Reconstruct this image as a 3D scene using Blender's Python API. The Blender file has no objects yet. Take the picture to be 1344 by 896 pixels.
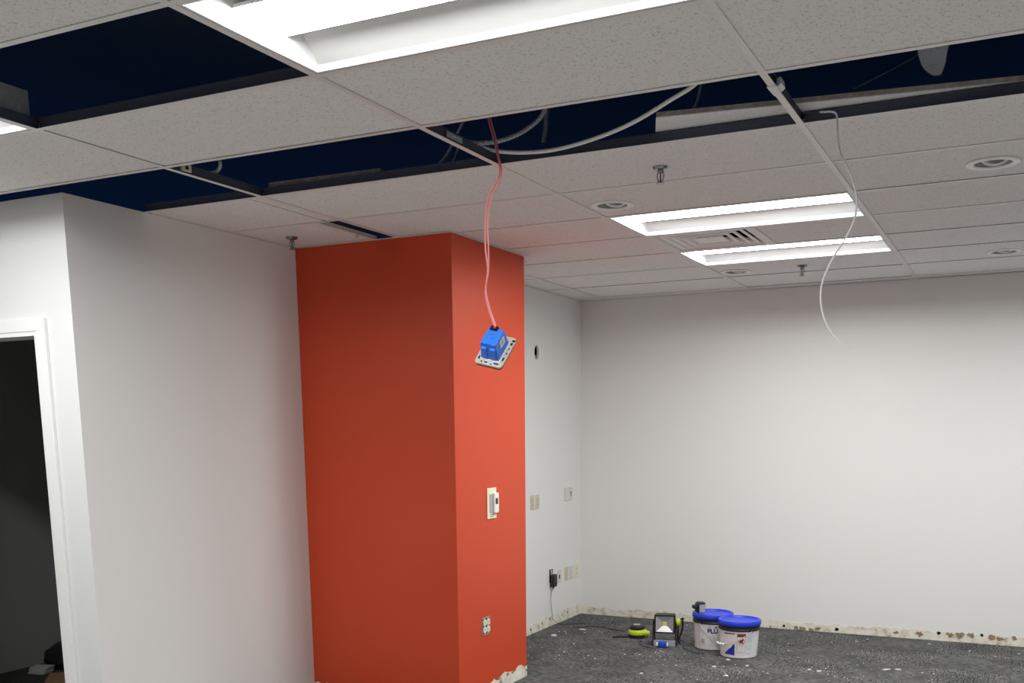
import bpy, bmesh, math, random
from mathutils import Vector, Matrix
R = math.radians
H = 2.70                     # ceiling grid height
FT2, FT4 = 0.6096, 1.2192    # ceiling module

scene = bpy.context.scene
C = scene.collection

# ---------------------------------------------------------------- camera
cam_r = Vector((0.89751112, 0.44090573, -0.00871361))
cam_u = Vector((-0.07239237, 0.16679602, 0.98333028))
cam_f = Vector((-0.43500935, 0.88191906, -0.18161949))
cam_p = Vector((2.0159, -2.1588, H - 1.06095))
FPX, PX, PY = 1346.0, 672.0, 811.09
cd = bpy.data.cameras.new('camera')
cd.sensor_fit = 'HORIZONTAL'
cd.sensor_width = 36.0
cd.lens = 36.0 * FPX / 1344.0
cd.shift_y = (PY - 448.0) / 1344.0
cd.clip_start = 0.05
cam = bpy.data.objects.new('camera', cd)
m = Matrix.Identity(4)
for i in range(3):
    m[i][0], m[i][1], m[i][2], m[i][3] = cam_r[i], cam_u[i], -cam_f[i], cam_p[i]
cam.matrix_world = m
C.objects.link(cam)
scene.camera = cam

# ---------------------------------------------------------------- world, exposure
w = bpy.data.worlds.new('world')
scene.world = w
w.use_nodes = True
w.node_tree.nodes['Background'].inputs[0].default_value = (0.14, 0.36, 1.0, 1)  # dim navy fill added to colour the ceiling void, no real source
w.node_tree.nodes['Background'].inputs[1].default_value = 0.036
vs = scene.view_settings
vs.view_transform = 'Standard'
vs.look = 'None'
vs.gamma = 1.0
vs.use_curve_mapping = False
vs.exposure = 0.0
LENS = 44.0                  # radiance of the troffer lenses
scene.cycles.max_bounces = 10
scene.cycles.diffuse_bounces = 7


def ray(x, y):
    return cam_r * ((x - PX) / FPX) - cam_u * ((y - PY) / FPX) + cam_f


def at(x, y, axis, val):
    d = ray(x, y)
    s = (val - cam_p[axis]) / d[axis]
    return cam_p + d * s


# ---------------------------------------------------------------- materials
def new_mat(name):
    mt = bpy.data.materials.new(name)
    mt.use_nodes = True
    nt = mt.node_tree
    return mt, nt, nt.nodes['Principled BSDF']


def mat(name, col, rough=0.5, metal=0.0, spec=0.5, var=0.0, vscale=8.0, bump=0.0, bscale=60.0, coat=0.0):
    mt, nt, b = new_mat(name)
    b.inputs['Base Color'].default_value = (*col, 1)
    b.inputs['Roughness'].default_value = rough
    b.inputs['Metallic'].default_value = metal
    b.inputs['Specular IOR Level'].default_value = spec
    if coat:
        b.inputs['Coat Weight'].default_value = coat
    tc = nt.nodes.new('ShaderNodeTexCoord')
    if var:
        n = nt.nodes.new('ShaderNodeTexNoise')
        n.inputs['Scale'].default_value = vscale
        n.inputs['Detail'].default_value = 4
        nt.links.new(tc.outputs['Object'], n.inputs['Vector'])
        cr = nt.nodes.new('ShaderNodeValToRGB')
        cr.color_ramp.elements[0].position = 0.3
        cr.color_ramp.elements[1].position = 0.7
        cr.color_ramp.elements[0].color = (*[max(0, c * (1 - var)) for c in col], 1)
        cr.color_ramp.elements[1].color = (*[min(1, c * (1 + var)) for c in col], 1)
        nt.links.new(n.outputs['Fac'], cr.inputs[0])
        nt.links.new(cr.outputs[0], b.inputs['Base Color'])
    if bump:
        n = nt.nodes.new('ShaderNodeTexNoise')
        n.inputs['Scale'].default_value = bscale
        n.inputs['Detail'].default_value = 3
        nt.links.new(tc.outputs['Object'], n.inputs['Vector'])
        bp = nt.nodes.new('ShaderNodeBump')
        bp.inputs['Strength'].default_value = bump
        bp.inputs['Distance'].default_value = 0.002
        nt.links.new(n.outputs['Fac'], bp.inputs['Height'])
        nt.links.new(bp.outputs[0], b.inputs['Normal'])
    return mt


def tile_material():
    mt, nt, b = new_mat('mineral_fibre_tile')
    L = nt.links
    tc = nt.nodes.new('ShaderNodeTexCoord')
    oi = nt.nodes.new('ShaderNodeObjectInfo')
    ad = nt.nodes.new('ShaderNodeVectorMath'); ad.operation = 'MULTIPLY_ADD'
    cmb = nt.nodes.new('ShaderNodeCombineXYZ')
    for k in range(2):
        L.new(oi.outputs['Random'], cmb.inputs[k])
    ad.inputs[1].default_value = (17.3, 31.7, 0)
    L.new(cmb.outputs[0], ad.inputs[0])
    L.new(tc.outputs['Object'], ad.inputs[2])
    # pin holes
    v = nt.nodes.new('ShaderNodeTexVoronoi'); v.inputs['Scale'].default_value = 95
    L.new(ad.outputs[0], v.inputs['Vector'])
    r1 = nt.nodes.new('ShaderNodeValToRGB')
    r1.color_ramp.elements[0].position = 0.10; r1.color_ramp.elements[1].position = 0.26
    L.new(v.outputs['Distance'], r1.inputs[0])
    # only some of the cells carry a hole
    sep = nt.nodes.new('ShaderNodeSeparateColor')
    L.new(v.outputs['Color'], sep.inputs[0])
    gt = nt.nodes.new('ShaderNodeMath'); gt.operation = 'GREATER_THAN'; gt.inputs[1].default_value = 0.42
    L.new(sep.outputs[0], gt.inputs[0])
    mx = nt.nodes.new('ShaderNodeMath'); mx.operation = 'MAXIMUM'
    L.new(r1.outputs[0], mx.inputs[0]); L.new(gt.outputs[0], mx.inputs[1])
    # fissures
    n = nt.nodes.new('ShaderNodeTexNoise'); n.inputs['Scale'].default_value = 105; n.inputs['Detail'].default_value = 6
    n.inputs['Roughness'].default_value = 0.7
    L.new(ad.outputs[0], n.inputs['Vector'])
    r2 = nt.nodes.new('ShaderNodeValToRGB')
    r2.color_ramp.elements[0].position = 0.33; r2.color_ramp.elements[1].position = 0.45
    L.new(n.outputs['Fac'], r2.inputs[0])
    mul = nt.nodes.new('ShaderNodeMath'); mul.operation = 'MULTIPLY'
    L.new(mx.outputs[0], mul.inputs[0]); L.new(r2.outputs[0], mul.inputs[1])
    col = nt.nodes.new('ShaderNodeMix'); col.data_type = 'RGBA'
    col.inputs['A'].default_value = (0.52, 0.51, 0.50, 1)
    col.inputs['B'].default_value = (0.86, 0.85, 0.84, 1)
    L.new(mul.outputs[0], col.inputs['Factor'])
    L.new(col.outputs['Result'], b.inputs['Base Color'])
    bp = nt.nodes.new('ShaderNodeBump'); bp.inputs['Strength'].default_value = 0.35; bp.inputs['Distance'].default_value = 0.002
    L.new(mul.outputs[0], bp.inputs['Height']); L.new(bp.outputs[0], b.inputs['Normal'])
    b.inputs['Roughness'].default_value = 0.95
    b.inputs['Specular IOR Level'].default_value = 0.1
    return mt


def carpet_material():
    mt, nt, b = new_mat('charcoal_carpet')
    L = nt.links
    tc = nt.nodes.new('ShaderNodeTexCoord')
    oi = nt.nodes.new('ShaderNodeObjectInfo')
    cmb = nt.nodes.new('ShaderNodeCombineXYZ')
    for k in range(2):
        L.new(oi.outputs['Random'], cmb.inputs[k])
    ad = nt.nodes.new('ShaderNodeVectorMath'); ad.operation = 'MULTIPLY_ADD'
    ad.inputs[1].default_value = (23.1, 41.9, 0)
    L.new(cmb.outputs[0], ad.inputs[0]); L.new(tc.outputs['Object'], ad.inputs[2])

    def streak(sx, sy, scale, detail):
        mp = nt.nodes.new('ShaderNodeMapping'); mp.inputs['Scale'].default_value = (sx, sy, 1)
        L.new(ad.outputs[0], mp.inputs[0])
        n = nt.nodes.new('ShaderNodeTexNoise'); n.inputs['Scale'].default_value = scale; n.inputs['Detail'].default_value = detail
        L.new(mp.outputs[0], n.inputs['Vector'])
        return n
    s1 = streak(2.6, 13.0, 6.5, 3)
    s2 = streak(5.0, 24.0, 5.0, 2)
    s3 = streak(1.0, 1.0, 4.0, 2)
    r1 = nt.nodes.new('ShaderNodeValToRGB')
    e = r1.color_ramp.elements
    e[0].position = 0.38; e[0].color = (0.030, 0.030, 0.031, 1)
    e[1].position = 0.64; e[1].color = (0.185, 0.185, 0.183, 1)
    mix = nt.nodes.new('ShaderNodeMath'); mix.operation = 'ADD'
    h1 = nt.nodes.new('ShaderNodeMath'); h1.operation = 'MULTIPLY'; h1.inputs[1].default_value = 0.55
    h2 = nt.nodes.new('ShaderNodeMath'); h2.operation = 'MULTIPLY'; h2.inputs[1].default_value = 0.45
    L.new(s1.outputs['Fac'], h1.inputs[0]); L.new(s2.outputs['Fac'], h2.inputs[0])
    L.new(h1.outputs[0], mix.inputs[0]); L.new(h2.outputs[0], mix.inputs[1])
    L.new(mix.outputs[0], r1.inputs[0])
    mc = nt.nodes.new('ShaderNodeMix'); mc.data_type = 'RGBA'; mc.blend_type = 'MULTIPLY'
    mc.inputs['Factor'].default_value = 0.6
    L.new(r1.outputs[0], mc.inputs['A'])
    r3 = nt.nodes.new('ShaderNodeValToRGB')
    r3.color_ramp.elements[0].position = 0.3; r3.color_ramp.elements[0].color = (0.55, 0.55, 0.55, 1)
    r3.color_ramp.elements[1].position = 0.7; r3.color_ramp.elements[1].color = (1.4, 1.4, 1.4, 1)
    L.new(s3.outputs['Fac'], r3.inputs[0]); L.new(r3.outputs[0], mc.inputs['B'])
    L.new(mc.outputs['Result'], b.inputs['Base Color'])
    bp = nt.nodes.new('ShaderNodeBump'); bp.inputs['Strength'].default_value = 0.5; bp.inputs['Distance'].default_value = 0.003
    L.new(mix.outputs[0], bp.inputs['Height']); L.new(bp.outputs[0], b.inputs['Normal'])
    b.inputs['Roughness'].default_value = 0.95
    b.inputs['Specular IOR Level'].default_value = 0.08
    return mt


def plaster_material():
    mt, nt, b = new_mat('exposed_plaster')
    L = nt.links
    tc = nt.nodes.new('ShaderNodeTexCoord')
    n = nt.nodes.new('ShaderNodeTexNoise'); n.inputs['Scale'].default_value = 14; n.inputs['Detail'].default_value = 7
    n.inputs['Roughness'].default_value = 0.7
    L.new(tc.outputs['Object'], n.inputs['Vector'])
    r = nt.nodes.new('ShaderNodeValToRGB')
    e = r.color_ramp.elements
    e[0].position = 0.33; e[0].color = (0.30, 0.25, 0.19, 1)
    e[1].position = 0.66; e[1].color = (0.84, 0.82, 0.76, 1)
    k = e.new(0.42); k.color = (0.66, 0.62, 0.50, 1)
    k = e.new(0.52); k.color = (0.76, 0.73, 0.64, 1)
    L.new(n.outputs['Fac'], r.inputs[0]); L.new(r.outputs[0], b.inputs['Base Color'])
    bp = nt.nodes.new('ShaderNodeBump'); bp.inputs['Strength'].default_value = 0.6; bp.inputs['Distance'].default_value = 0.004
    L.new(n.outputs['Fac'], bp.inputs['Height']); L.new(bp.outputs[0], b.inputs['Normal'])
    b.inputs['Roughness'].default_value = 0.9
    return mt


def lens_material():
    mt, nt, b = new_mat('troffer_lens')
    b.inputs['Base Color'].default_value = (0.8, 0.8, 0.8, 1)
    b.inputs['Roughness'].default_value = 0.4
    b.inputs['Emission Color'].default_value = (0.985, 0.995, 0.98, 1)
    b.inputs['Emission Strength'].default_value = LENS
    return mt


M = dict(
    wall=mat('white_wall_paint', (0.80, 0.80, 0.785), 0.5, spec=0.35, bump=0.06, bscale=140),
    wall2=mat('satin_white_wall_paint', (0.78, 0.78, 0.77), 0.45, spec=0.35, bump=0.06, bscale=140),
    red=mat('red_orange_wall_paint', (0.60, 0.066, 0.022), 0.45, spec=0.32, bump=0.05, bscale=140),
    tile=tile_material(),
    core=mat('tile_core', (0.45, 0.40, 0.36), 0.95, spec=0.1, var=0.25, vscale=40),
    bouncefloor=mat('bounce_floor_grey', (0.34, 0.335, 0.325), 0.85, var=0.15, vscale=3),  # pale grey for the added floor that bounces light upward
    web=mat('shade_dark_zinc', (0.07, 0.08, 0.12), 0.6, metal=0.2),  # shadow inside the openings is put into the web colour
    bright=mat('bright_white_enamel', (0.92, 0.92, 0.91), 0.35),
    tee=mat('white_tee', (0.78, 0.77, 0.75), 0.4),
    carpet=carpet_material(),
    slab=mat('slab', (0.05, 0.05, 0.05), 0.9),
    plenum=mat('gloom_tint_deck', (0.34, 0.42, 0.52), 0.9, spec=0.1),  # blue cast of the unlit void put into the deck colour
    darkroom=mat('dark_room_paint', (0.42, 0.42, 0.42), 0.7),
    plaster=plaster_material(),
    brown=mat('torn_brown_paper', (0.30, 0.21, 0.13), 0.9, var=0.4, vscale=60),
    black=mat('black_plastic', (0.012, 0.012, 0.014), 0.45),
    hole=mat('dark_cavity', (0.02, 0.018, 0.016), 0.95, spec=0.0),
    lens=lens_material(),
    reflector=mat('white_reflector', (0.80, 0.80, 0.80), 0.45),
    trim=mat('white_gloss_trim', (0.86, 0.86, 0.85), 0.3),
    galv=mat('galvanised_steel', (0.52, 0.53, 0.54), 0.45, metal=0.4, var=0.15, vscale=30),
    chrome=mat('chrome', (0.30, 0.30, 0.31), 0.22, metal=1.0),
    grey=mat('grey_plastic', (0.33, 0.35, 0.37), 0.6),
    flapgrey=mat('pale_grey_plastic', (0.78, 0.80, 0.82), 0.5),
    dlgrey=mat('downlight_cone', (0.42, 0.42, 0.41), 0.45),
    whitecable=mat('white_cable', (0.92, 0.92, 0.91), 0.45),
    greyconduit=mat('grey_conduit', (0.42, 0.45, 0.48), 0.45, metal=0.3),
    pink=mat('pink_red_wire', (0.72, 0.22, 0.22), 0.45),
    bluebox=mat('blue_box_plastic', (0.03, 0.19, 0.78), 0.42),
    beige=mat('beige_plate', (0.60, 0.56, 0.44), 0.45),
    ivory=mat('ivory_plastic', (0.80, 0.76, 0.58), 0.4),
    wallplate=mat('shade_toned_plate', (0.66, 0.655, 0.61), 0.45),  # white plates darkened in colour to imitate their shadowed edges
    plate=mat('white_plate', (0.82, 0.82, 0.79), 0.4),
    platemetal=mat('plate_back_metal', (0.56, 0.53, 0.47), 0.5, metal=0.25, var=0.2, vscale=50),
    bwhite=mat('white_pail_plastic', (0.80, 0.80, 0.79), 0.35),
    blid=mat('blue_lid_plastic', (0.01, 0.045, 0.62), 0.35),
    label=mat('pail_label_white', (0.74, 0.74, 0.74), 0.5),
    labelgrey=mat('label_grey_print', (0.45, 0.46, 0.47), 0.6),
    labelpale=mat('label_pale_print', (0.62, 0.66, 0.65), 0.6),
    labelblue=mat('label_blue_print', (0.02, 0.03, 0.38), 0.5, var=0.5, vscale=60),
    labeltext=mat('label_navy_text', (0.02, 0.02, 0.13), 0.5),
    labelred=mat('label_dark_red', (0.22, 0.05, 0.04), 0.5),
    labelring=mat('label_red_ring', (0.5, 0.06, 0.05), 0.5),
    lime=mat('lime_plastic', (0.50, 0.66, 0.02), 0.4),
    lampglass=mat('work_light_reflector', (0.75, 0.76, 0.77), 0.25, metal=0.7),
    lampled=mat('work_light_led', (0.75, 0.72, 0.25), 0.4),
    wire=mat('handle_wire', (0.66, 0.66, 0.66), 0.3, metal=0.5),
    bluetape=mat('blue_tape', (0.01, 0.07, 0.55), 0.5),
    bluecord=mat('dark_blue_cord', (0.03, 0.045, 0.12), 0.5),
    cardboard=mat('cardboard', (0.34, 0.22, 0.10), 0.85, var=0.12, vscale=20),
    paper=mat('paper', (0.62, 0.62, 0.60), 0.8),
    display=mat('display_black', (0.01, 0.012, 0.015), 0.2),
    slotgrey=mat('thermo_grey', (0.42, 0.38, 0.38), 0.5),
    chip=mat('plaster_chip_white', (0.80, 0.79, 0.76), 0.9),
)


# ---------------------------------------------------------------- mesh helpers
class MB:
    def __init__(s):
        s.v = []; s.f = []; s.mi = []

    def add(s, vs, fs, mi=0):
        o = len(s.v)
        s.v += [tuple(v) for v in vs]
        s.f += [tuple(i + o for i in f) for f in fs]
        s.mi += [mi] * len(fs)
        return s

    def box(s, x0, x1, y0, y1, z0, z1, mi=0):
        vs = [(x, y, z) for z in (z0, z1) for y in (y0, y1) for x in (x0, x1)]
        return s.add(vs, [(0, 2, 3, 1), (4, 5, 7, 6), (0, 1, 5, 4), (2, 6, 7, 3), (0, 4, 6, 2), (1, 3, 7, 5)], mi)

    def rbox(s, x0, x1, y0, y1, z0, z1, b, mi=0):
        """box with bevelled edges in all directions (chamfer)"""
        bm = bmesh.new()
        bmesh.ops.create_cube(bm, size=1)
        for v in bm.verts:
            v.co = Vector(((x0 + x1) / 2 + v.co.x * (x1 - x0), (y0 + y1) / 2 + v.co.y * (y1 - y0), (z0 + z1) / 2 + v.co.z * (z1 - z0)))
        bmesh.ops.bevel(bm, geom=bm.edges[:], offset=b, segments=2, affect='EDGES', profile=0.5)
        bm.verts.index_update()
        s.add([v.co for v in bm.verts], [[v.index for v in f.verts] for f in bm.faces], mi)
        bm.free()
        return s

    def prism(s, poly, z0, z1, mi=0, axis=2):
        """extrude a 2-D polygon (ccw) along an axis"""
        def P(a, b, c):
            return (a, b, c) if axis == 2 else ((a, c, b) if axis == 1 else (c, a, b))
        n = len(poly)
        vs = [P(a, b, z0) for a, b in poly] + [P(a, b, z1) for a, b in poly]
        fs = [tuple(range(n))[::-1], tuple(range(n, 2 * n))] + [(i, (i + 1) % n, n + (i + 1) % n, n + i) for i in range(n)]
        return s.add(vs, fs, mi)

    def lathe(s, prof, n=32, mi=0, c=(0, 0, 0), close=False):
        vs = []; fs = []
        k = len(prof)
        for i in range(n):
            a = 2 * math.pi * i / n
            for r, z in prof:
                vs.append((c[0] + r * math.cos(a), c[1] + r * math.sin(a), c[2] + z))
        for i in range(n):
            j = (i + 1) % n
            for q in range(k - 1):
                fs.append((i * k + q, j * k + q, j * k + q + 1, i * k + q + 1))
            if close:
                fs.append((i * k + k - 1, j * k + k - 1, j * k, i * k))
        return s.add(vs, fs, mi)

    def tube(s, pts, r, n=8, mi=0, ridge=0.0):
        pts = [Vector(p) for p in pts]
        vs = []; fs = []
        up = None
        for i, p in enumerate(pts):
            t = (pts[min(i + 1, len(pts) - 1)] - pts[max(i - 1, 0)]).normalized()
            if up is None:
                up = t.orthogonal().normalized()
            up = (up - t * up.dot(t))
            up = up.normalized() if up.length > 1e-6 else t.orthogonal().normalized()
            sd = t.cross(up)
            rr = r * (1 + ridge * (1 if i % 2 else -1)) if ridge else r
            for k in range(n):
                a = 2 * math.pi * k / n
                vs.append(p + up * (rr * math.cos(a)) + sd * (rr * math.sin(a)))
        for i in range(len(pts) - 1):
            for k in range(n):
                k2 = (k + 1) % n
                fs.append((i * n + k, i * n + k2, (i + 1) * n + k2, (i + 1) * n + k))
        fs.append(tuple(range(n))[::-1])
        fs.append(tuple(range((len(pts) - 1) * n, len(pts) * n)))
        return s.add(vs, fs, mi)

    def mesh(s, name, mats, smooth=False):
        me = bpy.data.meshes.new(name)
        me.from_pydata(s.v, [], s.f)
        for m_ in (mats if isinstance(mats, (list, tuple)) else [mats]):
            me.materials.append(m_)
        for p, i in zip(me.polygons, s.mi):
            p.material_index = i
        bm = bmesh.new(); bm.from_mesh(me)
        bmesh.ops.recalc_face_normals(bm, faces=bm.faces)
        bm.to_mesh(me); bm.free()
        if smooth:
            for p in me.polygons:
                p.use_smooth = True
            try:
                me.set_sharp_from_angle(angle=R(35))
            except Exception:
                pass
        me.update()
        return me

    def build(s, name, mats, parent=None, smooth=False, loc=None, rot=None):
        return link(name, s.mesh(name, mats, smooth), parent, loc, rot)


def link(name, me, parent=None, loc=None, rot=None):
    o = bpy.data.objects.new(name, me)
    C.objects.link(o)
    if parent:
        o.parent = parent
    if loc is not None:
        o.location = loc
    if rot is not None:
        o.rotation_euler = rot
    return o


def tag(o, label, cat, group=None):
    o['label'] = label; o['category'] = cat
    if group:
        o['group'] = group
    return o


def empty(name, loc=(0, 0, 0), rot=(0, 0, 0)):
    o = bpy.data.objects.new(name, None)
    o.empty_display_size = 0.1
    C.objects.link(o)
    o.location = loc
    o.rotation_euler = rot
    return o


def thing(name, label, cat, loc=(0, 0, 0), rot=(0, 0, 0), group=None):
    return tag(empty(name, loc, rot), label, cat, group)


def struct(o):
    o['kind'] = 'structure'
    return o


def catmull(pts, k=8):
    pts = [Vector(p) for p in pts]
    P = [pts[0] * 2 - pts[1]] + pts + [pts[-1] * 2 - pts[-2]]
    out = []
    for i in range(1, len(P) - 2):
        a, b, c, d = P[i - 1:i + 3]
        for j in range(k):
            t = j / k
            out.append(0.5 * ((2 * b) + (c - a) * t + (2 * a - 5 * b + 4 * c - d) * t * t + (3 * b - a - 3 * c + d) * t ** 3))
    out.append(pts[-1])
    return out


def holed_plate(x0, x1, y0, y1, cx, cy, rx, ry, z0, z1, n=24, jag=0.0, seed=1):
    """rectangular slab with an oval hole; local x,y,z"""
    mb = MB()
    rnd = random.Random(seed)
    inn = []; out = []
    angs = [2 * math.pi * i / n for i in range(n)]
    cor = [math.atan2(y - cy, x - cx) % (2 * math.pi) for x in (x0, x1) for y in (y0, y1)]
    angs = sorted(set([round(a, 5) for a in angs + cor]))
    for a in angs:
        c, s_ = math.cos(a), math.sin(a)
        j = 1 + jag * rnd.uniform(-1, 1)
        inn.append((cx + rx * c * j, cy + ry * s_ * j))
        t = min([((x1 - cx) / c if c > 1e-6 else (x0 - cx) / c if c < -1e-6 else 1e9),
                 ((y1 - cy) / s_ if s_ > 1e-6 else (y0 - cy) / s_ if s_ < -1e-6 else 1e9)])
        out.append((cx + t * c, cy + t * s_))
    N = len(angs)
    vs = [(a, b, z0) for a, b in inn] + [(a, b, z0) for a, b in out] + [(a, b, z1) for a, b in inn] + [(a, b, z1) for a, b in out]
    fs = []
    for i in range(N):
        j = (i + 1) % N
        fs += [(i, j, N + j, N + i), (2 * N + i, 3 * N + i, 3 * N + j, 2 * N + j), (i, 2 * N + i, 2 * N + j, j), (N + i, N + j, 3 * N + j, 3 * N + i)]
    return mb.add(vs, fs)


def smoothstep_wrap(o):
    return o


# ================================================================ STRUCTURE
XL, YB = -1.455, 6.27           # far left wall, back wall
XP, YD = -1.94, 1.33            # partition wall, door wall
CX, CY0, CY1 = -0.88, 3.0, 3.93  # red column
XR, YF, XW = 5.6, -6.1, -4.24   # right wall, wall behind the camera, west wall
PL = 1.30                        # plenum depth

# floor
fl = struct(MB().box(XW - .1, XR + .1, YF - .1, YB + .1, -0.2, -0.007).build('floor', M['slab']))
TS = 0.5
tile_me = MB().box(-TS / 2 + .0006, TS / 2 - .0006, -TS / 2 + .0006, TS / 2 - .0006, -0.007, 0.0).mesh('carpet_tile', M['carpet'])
rnd = random.Random(5)
xs0, ys0 = -1.45, 6.262 - 0.5 * 14
for i in range(11):
    for j in range(14):
        cx, cy = xs0 + TS * (i + .5), ys0 + TS * (j + .5)
        if cy < 2.4 or (cx < CX + .02 and CY0 - 0.3 < cy < CY1 + .1):
            continue
        o = link('carpet_tile', tile_me, fl, (cx, cy, rnd.uniform(-.0004, .0004)), (0, 0, (math.pi / 2) * ((i + j) % 2 + 2 * rnd.randint(0, 1))))
o = MB().box(xs0 + 11 * TS + .001, XR, 2.263, YB, -.007, 0).box(-1.94, xs0 - .001, 2.263, 3.0, -.007, 0).box(-1.45, -.95, CY1 + .002, 4.3, -.0075, -.002).box(-1.45, -.88, 2.6, 2.999, -.0075, -.002).build('carpet', M['carpet'], fl)
o['kind'] = 'stuff'
MB().box(XW, XR, YF, YD, -.007, -.003).box(XP, XR, YD, 2.262, -.007, -.003).build('bounce_slab', M['bouncefloor'], fl)  # unseen pale floor added to bounce light onto the ceiling tiles

# back wall
wb = struct(MB().box(XL - .12, XR + .12, YB, YB + .12, -.05, H).build('wall_back', M['wall']))
# far left wall with a ragged oval cut-out
hy, hz = 5.356, H - 0.475
wl = empty('wall_left'); struct(wl)
mbw = MB()
py0, py1, pz0, pz1 = hy - .15, hy + .15, hz - .15, hz + .15
for (a, b, c, d) in ((CY1 - .01, py0, -.05, H), (py1, YB + .0, -.05, H), (py0, py1, -.05, pz0), (py0, py1, pz1, H)):
    mbw.box(XL - .12, XL, a, b, c, d)
hp = holed_plate(py0, py1, pz0, pz1, hy, hz, .040, .056, 0, .016, 22, .07, 3)
hp.v = [(XL - z, x, y) for x, y, z in hp.v]
mbw.add(hp.v, hp.f)
mbw.build('wall_board', M['wall'], wl)
cv = MB().box(XL - .12, XL - .09, py0, py1, pz0, pz1).box(XL - .09, XL - .017, py0 + .03, py0 + .05, pz0, pz1).box(XL - .09, XL - .017, py1 - .05, py1 - .03, pz0, pz1)
cv.build('wall_cavity', M['hole'], wl)
MB().box(XL - .10, XL - .018, hy - .005, hy + .03, hz - .12, hz - .02).build('wall_stud', M['brown'], wl)
# partition wall, door wall, west wall etc.
struct(MB().box(XP - .12, XP, YD, CY0 + .3, -.05, H).build('wall_partition', M['wall2']))
DX0, DX1, DZ = -3.09, -2.165, H - .592    # door opening
struct(MB().box(DX1 + .0, XP - .12, YD, YD + .12, -.05, H).box(XW, DX0, YD, YD + .12, -.05, H).box(DX0, DX1, YD, YD + .12, DZ, H).build('wall_door_side', M['wall2']))
struct(MB().box(XR, XR + .12, YF - .1, YB, -.05, H).build('wall_right', M['wall']))
struct(MB().box(XW - .12, XR, YF - .12, YF, -.05, H).build('wall_front', M['wall']))
struct(MB().box(XW - .12, XW, YF, YD, -.05, H).build('wall_west', M['wall']))
# red column
struct(MB().rbox(XP - .1, CX, CY0, CY1, -.05, H, .003).build('wall_column', M['red']))
# dark room beyond the door
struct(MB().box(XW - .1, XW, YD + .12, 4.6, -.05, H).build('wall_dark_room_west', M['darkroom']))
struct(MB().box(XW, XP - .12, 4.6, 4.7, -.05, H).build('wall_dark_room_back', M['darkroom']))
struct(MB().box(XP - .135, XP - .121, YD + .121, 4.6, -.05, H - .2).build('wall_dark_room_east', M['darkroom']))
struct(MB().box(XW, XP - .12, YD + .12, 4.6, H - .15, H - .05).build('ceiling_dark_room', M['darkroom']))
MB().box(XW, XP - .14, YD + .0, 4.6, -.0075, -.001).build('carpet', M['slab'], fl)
# plenum: the deck; sides left out so the navy world fill reaches the void
pl = MB().box(XW - 8, XR + 2.5, YF - 2.5, YB + 7, H + PL, H + PL + .1)
struct(pl.build('ceiling_deck', M['plenum']))

# door frame
dr = empty('door_1'); struct(dr)
fw, fd = .058, .018
MB().rbox(DX1, DX1 + fw, YD - fd, YD, 0, DZ + .001, .002).build('casing_leg', M['trim'], dr)
MB().rbox(DX0 - fw, DX0, YD - fd, YD, 0, DZ + .001, .002).build('casing_leg', M['trim'], dr)
MB().rbox(DX0 - fw, DX1 + fw, YD - fd, YD, DZ, DZ + fw, .002).build('casing_head', M['trim'], dr)
MB().box(DX1 - .02, DX1 + .004, YD - fd + .004, YD + .13, 0, DZ + .004).build('jamb', M['trim'], dr)
MB().box(DX0 - .004, DX0 + .02, YD - fd + .004, YD + .13, 0, DZ + .004).build('jamb', M['trim'], dr)
MB().box(DX0, DX1, YD - fd + .0045, YD + .13, DZ - .02, DZ + .004).build('jamb_head', M['trim'], dr)

# ---------------------------------------------------------------- ceiling grid
ceil = empty('ceiling', (0, 0, H)); struct(ceil)
open_cells = {(-1, 0), (-2, 2), (-1, 2), (0, 2), (1, 2)}
troffers = {(0, 0), (-2, 0), (0, 5), (0, 7), (2, 5), (2, 7), (2, -6), (-2, -6)}
diffuser_cell = (0, 6)
downlights = {(0, 4): (.139, 2.787), (0, 8): (.126, 5.25), (1, 4): (1.82, 2.773), (1, 8): (1.822, 5.25)}
regions = [(XW, XR, YF, YD), (XP, XR, YD, CY0), (CX, XR, CY0, CY1), (XL, XR, CY1, YB)]


def clip(x0, x1, y0, y1):
    bx = None
    for (a, b, c, d) in regions:
        p, q, r_, s_ = max(x0, a), min(x1, b), max(y0, c), min(y1, d)
        if q - p > .02 and s_ - r_ > .02:
            bx = (p, q, r_, s_) if bx is None else (min(bx[0], p), max(bx[1], q), min(bx[2], r_), max(bx[3], s_))
    return bx


TB, TT = .0035, .0195     # tile underside and top above the grid plane
tcache = {}
g = .004
for u in range(-4, 5):
    for v in range(-11, 11):
        if (u, v) in open_cells or (u, v) in troffers:
            continue
        x0, x1, y0, y1 = u * FT4, (u + 1) * FT4, v * FT2, (v + 1) * FT2
        if (u, v) == diffuser_cell:
            x0 += FT2
        b = clip(x0, x1, y0, y1)
        if not b:
            continue
        a0, a1, b0, b1 = b[0] + g, b[1] - g, b[2] + g, b[3] - g
        if (u, v) == (-2, 3):
            a1 -= .090                     # cut short: leaves a dark slit
        if (u, v) == (-2, 4):
            a1 -= .137
        cx, cy = (a0 + a1) / 2, (b0 + b1) / 2
        if (u, v) in downlights:
            dx, dy = downlights[(u, v)]
            me = holed_plate(a0 - cx, a1 - cx, b0 - cy, b1 - cy, dx - cx, dy - cy, .082, .082, TB, TT, 28).mesh('ceiling_tile', M['tile'])
        else:
            key = (round(a1 - a0, 3), round(b1 - b0, 3))
            if key not in tcache:
                tcache[key] = MB().box(-(a1 - a0) / 2, (a1 - a0) / 2, -(b1 - b0) / 2, (b1 - b0) / 2, TB, TT).mesh('ceiling_tile', M['tile'])
            me = tcache[key]
        link('ceiling_tile', me, ceil, (cx, cy, rnd.uniform(-.0008, .0012)))

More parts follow.
